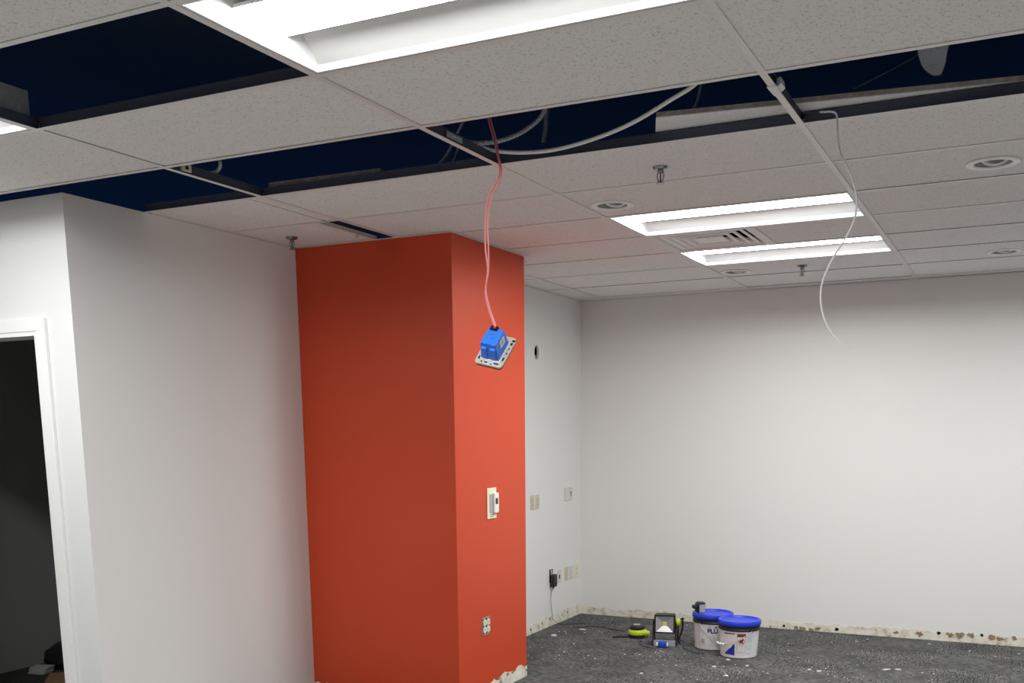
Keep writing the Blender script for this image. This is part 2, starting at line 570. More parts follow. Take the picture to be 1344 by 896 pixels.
link('ceiling_tile', MB().box(-.037, .037, -FT2 / 2 + g, FT2 / 2 - g, TB, TT).mesh('ceiling_tile', M['tile']), ceil, (-1.264, 3.5 * FT2, 0))
FW, WEB = .012, .040


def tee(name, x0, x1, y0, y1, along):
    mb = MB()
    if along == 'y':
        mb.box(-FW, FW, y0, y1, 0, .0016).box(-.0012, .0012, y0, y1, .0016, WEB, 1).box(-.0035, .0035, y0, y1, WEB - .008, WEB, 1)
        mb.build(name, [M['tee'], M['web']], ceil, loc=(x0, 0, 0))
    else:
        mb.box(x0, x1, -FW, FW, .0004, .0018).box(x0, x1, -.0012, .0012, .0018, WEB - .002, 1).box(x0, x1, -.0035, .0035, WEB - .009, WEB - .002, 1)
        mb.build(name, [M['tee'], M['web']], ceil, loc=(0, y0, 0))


def yspan(x):
    lo, hi = YF, YB
    if x < XP: hi = YD
    elif x < XL: hi = CY0
    return lo, hi


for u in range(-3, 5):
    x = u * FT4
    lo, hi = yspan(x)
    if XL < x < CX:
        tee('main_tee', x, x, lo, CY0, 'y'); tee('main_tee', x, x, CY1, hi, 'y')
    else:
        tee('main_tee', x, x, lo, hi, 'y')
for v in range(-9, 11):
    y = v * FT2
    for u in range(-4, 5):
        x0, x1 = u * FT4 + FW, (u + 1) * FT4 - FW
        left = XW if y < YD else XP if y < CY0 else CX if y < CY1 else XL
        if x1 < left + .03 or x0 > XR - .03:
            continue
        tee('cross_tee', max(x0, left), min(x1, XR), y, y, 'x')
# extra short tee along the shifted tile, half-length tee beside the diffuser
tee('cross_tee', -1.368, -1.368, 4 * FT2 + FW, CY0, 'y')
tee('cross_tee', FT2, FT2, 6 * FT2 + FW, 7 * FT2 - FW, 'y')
# wall angles
for (x0, x1, y0, y1) in ((XL, XR, YB - .022, YB), (XL, XL + .022, CY1, YB - .022), (CX, CX + .022, CY0 - .022, CY1 + .022), (XP + .02, CX, CY0 - .022, CY0), (XL, CX, CY1, CY1 + .022)):
    MB().box(x0, x1, y0, y1, -.001, .0012).build('wall_angle', M['tee'], ceil)
for (y0, y1) in ((3 * FT2 + .03, CY0 - .02),):
    MB().box(XP, XP + .018, y0, y1, .001, .0030).build('wall_angle', M['tee'], ceil)


# ---------------------------------------------------------------- troffers
def troffer_parts():
    a, b = FT4 / 2 - .014, FT2 / 2 - .014
    P = []
    hs = MB().box(-a, a, -b, b, .125, .128).box(-a, a, -b, -b + .002, .004, .125).box(-a, a, b - .002, b, .004, .125).box(-a, -a + .002, -b, b, .004, .125).box(a - .002, a, -b, b, .004, .125)
    hs.box(-.25, .25, -.09, .09, .128, .165)
    P.append(('housing', hs.mesh('housing', M['galv'])))
    rm = MB()
    w_ = .010
    rm.box(-a, a, -b, -b + w_, .0012, .004).box(-a, a, b - w_, b, .0012, .004).box(-a, -a + w_, -b + w_, b - w_, .0012, .004).box(a - w_, a, -b + w_, b - w_, .0012, .004)
    P.append(('rim', rm.mesh('rim', M['reflector'])))
    for s in (-1, 1):
        prof = [(b - w_, .004), (b - w_ - .002, .020)]
        for k in range(9):
            t = k / 8
            prof.append((b - w_ - .010 - t * (b - w_ - .010 - .10), .022 + .062 * math.sin(t * math.pi / 2)))
        vs = []; fs = []
        n = len(prof)
        for x in (-a + .012, a - .012):
            vs += [(x, s * y, z) for y, z in prof]
        fs = [(i, i + 1, n + i + 1, n + i) for i in range(n - 1)]
        P.append(('reflector', MB().add(vs, fs).mesh('reflector', M['reflector'], True)))
    for s in (-1, 1):
        vs = [(s * (a - w_), -b + w_, .004), (s * (a - w_), b - w_, .004), (s * (a - .045), b - w_ - .02, .09), (s * (a - .045), -b + w_ + .02, .09)]
        P.append(('end_plate', MB().add(vs, [(0, 1, 2, 3)]).mesh('end_plate', M['reflector'])))
    # lens basket: bowed underside, emissive; opaque white pan above
    hw, L = .112, a - .022
    vs = []; n = 9
    for x in (-L, L):
        for k in range(n):
            t = -1 + 2 * k / (n - 1)
            vs.append((x, hw * t, .036 + .010 * t * t))
    P.append(('lens', MB().add(vs, [(i, i + 1, n + i + 1, n + i) for i in range(n - 1)]).mesh('lens', M['lens'], True)))
    pan = MB().box(-L, L, -hw, hw, .050, .056).box(-L, L, -hw, -hw + .002, .046, .050).box(-L, L, hw - .002, hw, .046, .050).box(-L - .002, -L, -hw, hw, .036, .056).box(L, L + .002, -hw, hw, .036, .056)
    P.append(('lens_pan', pan.mesh('lens_pan', M['reflector'])))
    return P


tp = troffer_parts()
tl = {(0, 0): 'lit recessed troffer beside the large square opening, in front of the dangling blue box',
      (-2, 0): 'lit recessed troffer whose steel housing shows through the large ceiling opening',
      (0, 5): 'lit recessed troffer between the sprinkler tile row and the air diffuser',
      (0, 7): 'lit recessed troffer between the air diffuser and the back wall',
      (2, 5): 'lit recessed troffer by the side wall, second from the back wall',
      (2, 7): 'lit recessed troffer near the back wall and the side wall',
      (2, -6): 'lit recessed troffer over the added pale floor by the side wall',
      (-2, -6): 'lit recessed troffer over the added pale floor, far from the side wall'}
for (u, v) in sorted(troffers):
    lab = tl.get((u, v), 'lit recessed troffer in the ceiling outside the photographed area')
    t = thing('troffer_light', lab, 'ceiling light', ((u + .5) * FT4, (v + .5) * FT2, H), group='recessed lights in the ceiling grid')
    for nm, me in tp:
        link(nm, me, t)

# ---------------------------------------------------------------- air diffuser
t = thing('air_diffuser', 'square stepped louvre air diffuser between the two far ceiling lights', 'air vent', (FT2 / 2, 6.5 * FT2, H))


def sq_cone(r0, z0, r1, z1, th=.0015):
    vs = [(sx * r, sy * r, z) for r, z in ((r0, z0), (r1, z1)) for sx, sy in ((-1, -1), (1, -1), (1, 1), (-1, 1))]
    return MB().add(vs, [(i, (i + 1) % 4, 4 + (i + 1) % 4, 4 + i) for i in range(4)])


mb = sq_cone(.294, .001, .262, .001); mb2 = sq_cone(.262, .001, .235, .045); mb.add(mb2.v, mb2.f)
mb.build('frame', M['tee'], t)
for r in (.238, .188, .138):
    mb = sq_cone(r, .004, r - .018, .004)
    for q in (sq_cone(r - .018, .004, r - .036, .034), sq_cone(r, .004, r - .002, .012)):
        mb.add(q.v, q.f)
    mb.build('louvre', M['bright'], t)
MB().prism([(-.088, -.088), (.088, -.088), (.088, .088), (-.088, .088)], .004, .008).build('centre_plate', M['bright'], t)
MB().box(-.28, .28, -.28, .28, .075, .08).box(-.28, .28, -.28, -.278, .03, .08).box(-.28, .28, .278, .28, .03, .08).box(-.28, -.278, -.28, .28, .03, .08).box(.278, .28, -.28, .28, .03, .08).build('back_pan', M['hole'], t)

# ---------------------------------------------------------------- recessed downlights
dlab = {(0, 4): 'unlit round recessed downlight beside the near edge of the first far troffer',
        (0, 8): 'unlit round recessed downlight in the tile row next to the small far sprinkler',
        (1, 4): 'unlit round recessed downlight with a tilted white inner ring, in the stained tile row',
        (1, 8): 'unlit round recessed downlight beside the back wall, beyond the hanging white cable'}
for cell, (dx, dy) in downlights.items():
    t = thing('downlight', dlab[cell], 'downlight', (dx, dy, H), group='round downlights')
    MB().lathe([(.074, .002), (.078, -.003), (.098, -.004), (.104, -.001), (.104, .003), (.076, .003)], 40).build('trim_ring', M['bright'], t, True)
    MB().lathe([(.078, .001), (.070, .045), (.052, .075), (0.0, .080)], 40).build('cone', M['dlgrey'], t, True)
    o = MB().lathe([(.046, .0), (.050, -.004), (.056, -.004), (.058, .0), (.054, .02), (.0, .03)], 32).build('gimbal_ring', M['bright'], t, True, loc=(.006, .02, .030), rot=(R(-24), 0, 0))


# ---------------------------------------------------------------- sprinklers
def sprinkler(loc, lab, sc=1.0):
    t = thing('fire_sprinkler', lab, 'sprinkler', loc, group='pendent fire sprinklers')
    MB().lathe([(.010 * sc, -.010), (.026, -.008), (.034, .0005), (.034, .003), (.010, .003)], 24).build('escutcheon', M['chrome'], t, True)
    MB().lathe([(0, 0), (.013, 0), (.013, -.018), (.009, -.022), (0, -.022)], 16).build('body', M['chrome'], t, True)
    for s in (-1, 1):
        MB().tube(catmull([(s * .011, 0, -.018), (s * .014, 0, -.030), (s * .012, 0, -.046), (s * .003, 0, -.058)], 4), .003, 6).build('frame_arm', M['chrome'], t, True)
    MB().tube([(0, 0, -.020), (0, 0, -.058)], .003, 8).build('glass_bulb', M['black'], t)
    mb = MB().lathe([(0, -.060), (.018, -.060), (.019, -.063), (0, -.064)], 20)
    mb.build('deflector', M['chrome'], t)


sprinkler((.581, 2.184, H), 'chrome pendent sprinkler in the tile beside the ceiling opening with cables')
sprinkler((.593, 5.195, H), 'small chrome pendent sprinkler in the tile row nearest the back wall')
sprinkler((-1.741, 2.714, H), 'dark chrome sprinkler in the corner above the red column and the partition wall')

# ================================================================ WALL DAMAGE (strips where the baseboard was torn off)
def torn_strip(name, parent, axis, plane, s0, s1, h, jag, sgn, seed, th=.002, step=.03, material='plaster'):
    """strip on a vertical wall: axis 'x' -> wall runs along x (plane y), 'y' -> runs along y (plane x)"""
    rn = random.Random(seed)
    n = max(4, int((s1 - s0) / step))
    top = []
    hv = h
    for i in range(n + 1):
        hv += rn.uniform(-jag, jag) * .6 + (h - hv) * .35
        top.append(max(h * .45, hv + rn.uniform(-jag, jag) * .5))
    vs = []; fs = []
    for i in range(n + 1):
        s_ = s0 + (s1 - s0) * i / n
        for d in (0, sgn * th):
            for z in (-.006, top[i]):
                vs.append((s_, plane + d, z) if axis == 'x' else (plane + d, s_, z))
    for i in range(n):
        a, b = i * 4, i * 4 + 4
        fs += [(a + 2, b + 2, b + 3, a + 3), (a + 1, a + 3, b + 3, b + 1), (a, a + 1, b + 1, b), (a, b, b + 2, a + 2)]
    fs += [(0, 2, 3, 1), (n * 4, n * 4 + 1, n * 4 + 3, n * 4 + 2)]
    return MB().add(vs, fs).build(name, M[material], parent)


def blob(rn, r0, r1, n=10, sx=1.0, sy=1.0):
    return [((rn.uniform(.35, 1.15) * r0) * math.cos(2 * math.pi * i / n) * sx, (rn.uniform(.35, 1.15) * r1) * math.sin(2 * math.pi * i / n) * sy) for i in range(n)]


torn_strip('torn_strip', wb, 'x', YB, XL, XR, .066, .012, -1, 11)
torn_strip('torn_strip', wl, 'y', XL, CY1, YB, .085, .022, 1, 12)
wc = bpy.data.objects['wall_column']
torn_strip('torn_strip', wc, 'y', CX, CY0 + .24, CY1, .078, .020, 1, 13, .0025)
torn_strip('torn_strip', wc, 'y', CX, CY0, CY0 + .2, .060, .020, 1, 17, .0025)
torn_strip('torn_strip', wc, 'x', CY0, XP + .001, CX, .060, .020, -1, 14, .0025)
torn_strip('torn_strip', bpy.data.objects['wall_partition'], 'y', XP, YD, CY0, .05, .012, 1, 15, .0015)
rn = random.Random(21)
for (px, py, kind, sz) in ((1011, 822, 'brown', .012), (1045, 824, 'brown', .030), (1053, 825, 'brown', .034), (1064, 826, 'brown', .026), (1073, 825, 'brown', .03), (1176, 830, 'brown', .02), (1207, 832, 'brown', .034),
                           (1247, 833, 'brown', .035), (1260, 833, 'brown', .04), (1275, 833, 'brown', .035), (1302, 836, 'brown', .03), (1312, 838, 'brown', .03), (1331, 837, 'brown', .025),
                           (1029, 821, 'hole', .017), (1098, 826, 'hole', .018), (1232, 830, 'hole', .018), (1289, 833, 'hole', .013), (896, 812, 'hole', .016), (848, 817, 'brown', .012)):
    p = at(px, py, 1, YB - .004)
    pts = [(p.x + a, p.z + b) for a, b in blob(rn, sz, sz * (.75 if kind == 'brown' else 1.0), 11)]
    mb = MB().prism(pts, YB - .0045, YB - .0018, axis=1)
    mb.build('paper_patch' if kind == 'brown' else 'anchor_hole', M['brown' if kind == 'brown' else 'hole'], wb)
for (px, py, kind, sz) in ((697, 826, 'hole', .012), (745, 803, 'brown', .014), (722, 812, 'brown', .02), (712, 818, 'brown', .016), (738, 807, 'brown', .012)):
    p = at(px, py, 0, XL + .004)
    pts = [(p.y + a, p.z + b) for a, b in blob(rn, sz, sz, 11)]
    MB().prism(pts, XL + .0018, XL + .0042, axis=0).build('paper_patch' if kind == 'brown' else 'anchor_hole', M['brown' if kind == 'brown' else 'hole'], wl)
for (px, py, kind, sz) in ((667, 884, 'brown', .020), (673, 882, 'brown', .022), (665.5, 885, 'hole', .008), (691, 879, 'hole', .010), (655, 890, 'brown', .016), (686, 875, 'brown', .008)):
    p = at(px, py, 0, CX + .004)
    pts = [(p.y + a, p.z + b) for a, b in blob(rn, sz, sz * .6, 11)]
    MB().prism(pts, CX + .0020, CX + .0042, axis=0).build('paper_patch' if kind == 'brown' else 'anchor_hole', M['brown' if kind == 'brown' else 'hole'], wc)

# ================================================================ WALL DEVICES
def duplex_face(mb_parent, cy, cz, material, t, k=1.0):
    """one receptacle face (oval with flats) in the y-z plane, facing +x, with slots"""
    pts = []
    for i in range(20):
        a = 2 * math.pi * i / 20
        pts.append((k * max(-.0165, min(.0165, .0175 * math.cos(a))), k * max(-.0145, min(.0145, .0175 * math.sin(a)))))
    f = MB().prism([(cy + a, cz + b) for a, b in pts], .004, .0085, axis=0).build('receptacle', material, t)
    s = MB().box(.0083, .0089, cy - .0075, cy - .0055, cz - .002, cz + .007).box(.0083, .0089, cy + .0055, cy + .0075, cz - .002, cz + .006).box(.0083, .0089, cy - .002, cy + .002, cz - .010, cz - .006)
    s.build('slots', M['hole'], f)


def plate_at(name, y, z, lab, cat, kind, pmat, wd=.070, ht=.114, x=XL, group=None):
    t = thing(name, lab, cat, (x, y, z), group=group)
    MB().rbox(0, .0055, -wd / 2, wd / 2, -ht / 2, ht / 2, .002).build('cover_plate', pmat, t)
    for s in (-1, 1):
        if kind != 'duplex':
            MB().lathe([(0, .0015), (.003, .001), (.0035, 0)], 10).build('screw', M['galv'], t, loc=(.0054, 0, s * .0415), rot=(0, R(90), 0))
    if kind == 'duplex':
        for s in (-1, 1):
            duplex_face(None, 0, s * .0195, M['beige'] if pmat is M['beige'] else pmat, t)
        MB().lathe([(0, .0015), (.003, .001), (.0035, 0)], 10).build('screw', M['galv'], t, loc=(.0054, 0, 0), rot=(0, R(90), 0))
    if kind == 'jack':
        MB().rbox(.005, .007, -.012, .012, -.020, .020, .001).build('jack_insert', pmat, t)
        MB().box(.0065, .0075, -.010, .010, .000, .018).build('port', M['hole'], t)
        MB().box(.0065, .0075, -.008, .008, -.019, -.006).build('port', M['hole'], t)
    if kind == 'slot':
        MB().box(.005, .0065, -.009, .009, -.022, .012).build('port', M['hole'], t)
    if kind == 'dot':
        MB().lathe([(0, .003), (.006, .003), (.007, 0)], 14).build('coax_port', M['galv'], t, loc=(.0054, .002, .004), rot=(0, R(90), 0))
    if kind == 'rocker':
        MB().rbox(.004, .0085, -.017, .017, -.034, .034, .0015).build('insert', pmat, t)
    return t


G1 = 'outlet plates on the far left wall'
plate_at('wall_outlet', 5.256, H - 1.638, 'beige duplex outlet right beside the edge of the red column', 'outlet', 'duplex', M['beige'], group=G1)
plate_at('wall_outlet', 5.353, H - 1.640, 'beige duplex outlet of the upper pair, farther from the red column', 'outlet', 'duplex', M['beige'], group=G1)
plate_at('blank_plate', 5.936, H - 1.615, 'blank white wall plate above the cluster of low plates', 'wall plate', 'blank', M['wallplate'], group=G1)
plate_at('data_plate', 6.035, H - 1.614, 'white wall plate with two dark ports beside the blank plate', 'wall plate', 'jack', M['wallplate'], group=G1)
plate_at('data_plate', 5.789, H - 2.299, 'white low wall plate with one dark slot beside the black adapter', 'wall plate', 'slot', M['wallplate'], group=G1)
plate_at('switch_plate', 5.945, H - 2.298, 'beige low wall plate with a plain rectangular insert', 'wall plate', 'rocker', M['beige'], group=G1)
plate_at('coax_plate', 6.045, H - 2.299, 'white low wall plate with a single round port', 'wall plate', 'dot', M['wallplate'], group=G1)
plate_at('wall_outlet', 6.168, H - 2.301, 'cream low duplex outlet nearest the room corner', 'outlet', 'duplex', M['ivory'], wd=.095, group=G1)
# uncovered outlet with adapter
t = thing('uncovered_outlet', 'uncovered dark outlet box behind the black power adapter', 'outlet', (XL, 5.622, H - 2.275))
MB().rbox(0, .004, -.034, .034, -.055, .055, .002).build('box_opening', M['hole'], t)
MB().box(.003, .006, -.016, .016, -.052, .052).build('yoke', M['galv'], t)
duplex_face(None, 0, .0195, M['grey'], t); duplex_face(None, 0, -.0195, M['grey'], t)
t = thing('power_adapter', 'black plug-in power adapter with a thin cord hanging to the carpet', 'adapter', (XL + .009, 5.625, H - 2.312))
MB().rbox(0, .034, -.038, .038, -.054, .050, .008).build('body', M['black'], t, True)
MB().rbox(.015, .03, -.028, -.014, -.064, -.05, .003).build('strain_relief', M['black'], t)
bx = t.location
cpts = [(.022, -.021, -.06)] + [tuple(at(px, py, 0, XL + .02) - bx) for px, py in ((723.5, 777), (723, 789), (724, 800), (725, 806), (725.5, 812))] + [(.05, .06, -.381), (.14, .12, -.382), (.22, .16, -.3825)]
MB().tube(catmull(cpts, 6), .0022, 6).build('cord', M['black'], t)

# thermostat on the column
t = thing('thermostat', 'white thermostat with small black display on the red column', 'thermostat', (CX, 3.437, H - 1.508))
MB().rbox(0, .007, -.060, .060, -.094, .094, .003).build('back_plate', M['ivory'], t)
MB().rbox(.006, .010, -.034, .008, -.058, .056, .0015).build('grille_cover', M['slotgrey'], t)
bd = MB().rbox(.006, .022, .006, .066, -.060, .062, .004).build('body', M['plate'], t)
MB().box(.0215, .0228, .018, .050, -.006, .030).build('display', M['display'], bd)
MB().box(.0065, .0075, -.030, .024, -.074, -.064).build('slider_scale', M['slotgrey'], t)
MB().box(.0065, .0075, -.030, .020, -.084, -.078).build('print_line', M['slotgrey'], t)

# uncovered double outlet on the column
t = thing('double_outlet', 'uncovered metal outlet box with four cream receptacles on the red column', 'outlet', (CX, 3.345, H - 2.255))
mb = MB()
for (y0, y1, z0, z1) in ((-.052, -.048, -.054, .054), (.048, .052, -.054, .054), (-.052, .052, .050, .054), (-.052, .052, -.054, -.050)):
    mb.box(0, .004, y0, y1, z0, z1)
mb.build('box_rim', M['galv'], t)
MB().box(0, .002, -.049, .049, -.051, .051).build('box_opening', M['hole'], t)
for y in (-.023, .023):
    MB().box(.002, .005, y - .012, y + .012, -.050, .050).build('yoke', M['galv'], t)
    for s in (-1, 1):
        duplex_face(None, y, s * .0225, M['ivory'], t, 1.25)

# ================================================================ THE DANGLING BLUE BOX
BY = 1.40
bp = at(648.5, 450, 1, BY)
tow = (cam_p - bp).normalized()
rr = (cam_r - tow * cam_r.dot(tow)).normalized()
uu = tow.cross(rr)
def ax(a, b, c): return (rr * a + uu * b + tow * c)
n_ = ax(-.13, .67, .675).normalized()
s_ = ax(.87, -.204, .344); s_ = (s_ - n_ * s_.dot(n_)).normalized()
l_ = n_.cross(s_)
mw = Matrix.Identity(4)
for i in range(3):
    mw[i][0], mw[i][1], mw[i][2], mw[i][3] = s_[i], l_[i], n_[i], bp[i]
t = thing('electrical_box', 'blue plastic electrical box on a metal plate, dangling from pink wires', 'electrical box')
t.matrix_world = mw
# plate (local z = -0.035): rounded-end rectangle with holes drawn as proud dark inserts
pp_ = []
for sx, sy, a0 in ((1, 1, 0), (-1, 1, 90), (-1, -1, 180), (1, -1, 270)):
    for k in range(5):
        a = R(a0 + 90 * k / 4)
        pp_.append((sx * .046 + .011 * math.cos(a), sy * .060 + (.015 + .003) * math.sin(a)))
MB().prism(pp_, -.044, -.038).build('mounting_plate', M['platemetal'], t)
MB().prism([(x * .97, y * .97) for x, y in pp_], -.054, -.0445).build('cover', M['labelred'], t)
for (x, y, wx, wy) in ((.048, .045, .004, .006), (.048, .020, .002, .004), (.048, -.005, .002, .005), (.047, -.035, .003, .009), (-.045, -.050, .005, .007), (.030, -.064, .010, .003), (-.012, -.066, .006, .003), (-.030, -.066, .003, .003), (.050, .062, .006, .005), (.010, -.070, .003, .002)):
    MB().box(x - wx, x + wx, y - wy, y + wy, -.0382, -.0372).build('plate_hole', M['hole'], t)
MB().rbox(-.042, .040, -.055, .050, -.038, -.036, .0008).build('flange', M['plate'], t)
# box body: tapered
def taper(x0, x1, y0, y1, z0, z1, k):
    cx_, cy_ = (x0 + x1) / 2, (y0 + y1) / 2
    vs = []
    for z, q in ((z0, 1), (z1, k)):
        for (x, y) in ((x0, y0), (x1, y0), (x1, y1), (x0, y1)):
            vs.append((cx_ + (x - cx_) * q, cy_ + (y - cy_) * q, z))
    return MB().add(vs, [(0, 3, 2, 1), (4, 5, 6, 7), (0, 1, 5, 4), (1, 2, 6, 5), (2, 3, 7, 6), (3, 0, 4, 7)])
body = taper(-.038, .036, -.050, .046, -.037, .036, .84).build('box_body', M['bluebox'], t)
MB().rbox(-.030, -.008, -.054, -.038, -.030, .020, .002).build('clamp_rib', M['bluebox'], body)
MB().rbox(.006, .028, -.054, -.038, -.030, .020, .002).build('clamp_rib', M['bluebox'], body)
MB().rbox(-.030, -.012, -.044, -.032, .028, .0375, .002).build('knockout_tab', M['bluebox'], body)
MB().rbox(.010, .028, -.044, -.032, .028, .0375, .002).build('knockout_tab', M['bluebox'], body)
MB().lathe([(.010, .036), (.010, .0372), (.012, .0372), (.012, .036)], 20).build('embossed_ring', M['bluebox'], body)
lab_ = MB().add([(.0335, -.012, -.006), (.0335, .024, -.006), (.0312, .024, .024), (.0312, -.012, .024)], [(0, 1, 2, 3)])
lab_.v = [(x + .0010, y, z) for x, y, z in lab_.v]
lb = lab_.build('sticker', M['plate'], body)
lab2 = MB().add([(.0336, -.005, .000), (.0336, .017, .000), (.0322, .017, .018), (.0322, -.005, .018)], [(0, 1, 2, 3)])
lab2.v = [(x + .0012, y, z) for x, y, z in lab2.v]
lab2.build('sticker_print', M['slotgrey'], lb)
MB().rbox(-.026, .006, .026, .048, .016, .041, .004).build('wire_entry', M['hole'], body)
# wires: two strands, world space converted into the thing's frame
inv = mw.inverted()
top_w = at(645, 431, 1, BY)
for k, pix in enumerate((((640, 150, 1.44), (647, 178, 1.43), (652, 200, 1.41), (656, 222, 1.39), (652, 238, 1.38), (641, 258, 1.385), (637, 290, 1.39), (637, 325, 1.395), (640, 355, 1.4), (637, 385, 1.4), (642, 408, 1.4)),
                         ((643, 150, 1.44), (650, 178, 1.43), (654, 202, 1.41), (658, 222, 1.385), (655, 240, 1.375), (645, 260, 1.38), (640, 292, 1.385), (641, 325, 1.39), (641, 356, 1.395), (637.5, 378, 1.395), (641, 400, 1.395)))):
    pts = [inv @ at(px, py, 1, yy) for px, py, yy in pix]
    # carry on up into the plenum
    hp_ = [inv @ (at(pix[0][0] - 12, 100, 1, 1.46) + Vector((0, 0, .10)))]
    MB().tube(catmull(hp_ + pts + [Vector((-.010 + .004 * k, .040, .055)), Vector((-.010 + .004 * k, .036, .040))], 6), .0030, 7).build('wire', M['pink'], t, True)

# ================================================================ CABLES AND THINGS IN THE CEILING VOID
def cable(name, lab, cat, pts, r, material, n=8, k=8, ridge=0, group=None):
    p0 = Vector(pts[0])
    o = MB().tube([q - p0 for q in catmull(pts, k)], r, n, ridge=ridge).build(name, M[material], None, not ridge, loc=p0)
    return tag(o, lab, cat, group)


cable('white_cable', 'thin white cable dangling from the opening in front of the far lights', 'cable',
      [at(1060, 147, 1, 1.86), at(1078, 147, 1, 1.825), at(1094, 147, 1, 1.80), at(1099, 155, 1, 1.79), at(1099.5, 175, 1, 1.78), at(1103, 200, 1, 1.78), at(1116, 228, 1, 1.78), at(1124, 258, 1, 1.78), at(1122, 285, 1, 1.78), at(1110, 312, 1, 1.78), at(1093, 339, 1, 1.78),
       at(1080, 368, 1, 1.78), at(1077, 392, 1, 1.78), at(1081, 415, 1, 1.78), at(1090, 434, 1, 1.78), at(1103, 448, 1, 1.78), at(1118, 457, 1, 1.78)], .0034, 'whitecable')
cable('white_conduit', 'bright white cable sagging across the ceiling opening', 'cable',
      [at(596, 183, 1, 1.72), at(612, 187.5, 1, 1.74), at(630, 192.5, 1, 1.76), at(655, 198.5, 1, 1.765), at(690, 200, 1, 1.76), at(730, 196, 1, 1.74), at(780, 182, 1, 1.70), at(830, 161, 1, 1.62), at(880, 131, 1, 1.55), at(915, 108, 1, 1.50), at(960, 60, 1, 1.50)], .0075, 'whitecable')
cable('flexible_conduit', 'grey ribbed flexible conduit looping down inside the ceiling opening', 'conduit',
      [at(565, 158, 1, 1.60), at(585, 177, 1, 1.62), at(610, 186, 1, 1.64), at(640, 187, 1, 1.66), at(668, 181, 1, 1.68), at(692, 169, 1, 1.70), at(712, 150, 1, 1.72), at(722, 120, 1, 1.74)], .0085, 'greyconduit', 10, 22, .16)
cable('conduit_drop', 'short straight grey conduit hanging beside the ribbed conduit loop', 'conduit',
      [at(718, 120, 1, 2.1) + Vector((0, 0, 1.0)), at(718, 110, 1, 2.1), at(717, 150, 1, 2.1), at(716, 170, 1, 2.1), at(713, 187, 1, 2.1)], .010, 'greyconduit')
cable('ceiling_wire', 'longer grey wire slanting behind the ceiling rail near the pink wires', 'wire',
      [at(612, 150, 1, 1.95), at(598, 180, 1, 1.95), at(588, 200, 1, 1.97), at(578, 213, 1, 1.99), at(565, 223, 1, 2.02), at(545, 228, 1, 2.1)], .0065, 'greyconduit')
cable('ceiling_wire', 'shorter curved grey wire behind the ceiling rail near the pink wires', 'wire',
      [at(604, 180, 1, 1.95), at(600, 198, 1, 1.96), at(595, 211, 1, 1.98), at(587, 221, 1, 2.0), at(575, 230, 1, 2.1)], .005, 'greyconduit')
cable('conduit_elbow', 'pale bent conduit end beside the cream clip in the ceiling opening', 'conduit',
      [at(286, 205, 1, 1.5), at(289, 214, 1, 1.5), at(287, 222, 1, 1.51), at(280, 226, 1, 1.53), at(268, 227, 1, 1.56)], .008, 'greyconduit')
cable('ceiling_wire', 'faint curved wire hanging where the white cable rises above the tile', 'wire',
      [at(922, 100, 1, 2.0), at(919, 118, 1, 2.0), at(914, 136, 1, 2.02), at(905, 150, 1, 2.05)], .006, 'greyconduit')
for lab, (x, y) in (('thin hanger wire in the large ceiling opening beside the nearest troffer', (-.18, .42)), ('thin slanting hanger wire in the middle of the large ceiling opening', (-.72, .30))):
    cable('hanger_wire', lab, 'wire', [(x, y, H + .16), (x + .01, y + .02, H + .4), (x + .05, y + .1, H + PL)], .003, 'greyconduit', 6, 3)
cable('hanger_wire', 'faint diagonal wire beside the grey flap in the ceiling void', 'wire',
      [at(1120, 117, 1, 2.4), at(1160, 97, 1, 2.4), at(1205, 72, 1, 2.4), at(1260, 30, 1, 2.4), at(1262, 28, 1, 2.42) + Vector((.02, .1, 1.30 - .36))], .003, 'greyconduit', 6, 3)

# clips on the rails
t = thing('rail_clip', 'cream connector clip on the ceiling rail between the two left openings', 'clip', (-FT4 + .006, 1.335, H + .012))
MB().rbox(-.004, .010, -.028, .028, -.004, .028, .002).build('body', M['ivory'], t)
MB().box(.0095, .0108, -.008, .008, .004, .018).build('slot', M['hole'], t)
t = thing('rail_splice', 'bent metal splice clip on the rail beside the loose ceiling tile', 'clip', (FT4, 1.40, H))
MB().prism([(-.016, -.05), (.016, -.05), (.013, .05), (-.013, .05)], -.0035, -.0003).build('strap', M['tee'], t)
MB().prism([(.010, -.003), (.026, .010), (.022, .030), (.012, .026)], -.03, .03, axis=1).build('ear', M['tee'], t)
MB().box(.003, .005, -.10, -.05, .020, .030).build('hook', M['chrome'], t)
t = thing('rail_splice', 'small shiny splice on the rail behind the pink wires', 'clip', (0.004, 1.46, H + .012))
MB().rbox(0, .004, -.06, .06, .0, .020, .001).build('plate', M['galv'], t)
MB().box(.004, .0052, -.012, -.006, .008, .013).box(.004, .0052, -.001, .005, .008, .013).build('tabs', M['plate'], t)
t = thing('rail_clip', 'tiny bent wire clip under the slit above the red column', 'clip', (-1.368, 2.80, H))
MB().tube([(0, 0, .0), (.004, 0, -.010), (-.004, 0, -.022)], .003, 6).tube([(0, .012, .0), (.006, .014, -.012)], .0025, 6).build('bent_wire', M['galv'], t)

# loose tiles lying over the grid
def loose_tile(lab, corner, ang, lx, ly, tilt, z, skew=0.0):
    t = thing('loose_ceiling_tile', lab, 'ceiling tile', (corner[0], corner[1], z), (R(tilt), 0, R(ang)), group='loose tiles lying over the ceiling grid')
    MB().prism([(0, 0), (lx, 0), (lx - skew, ly), (-skew, ly)], 0, .0035).build('white_face', M['tile'], t)
    MB().prism([(.001, .0008), (lx - .001, .0008), (lx - skew - .001, ly - .001), (.001 - skew, ly - .001)], .0035, .019).build('fibre_core', M['core'], t)
    return t


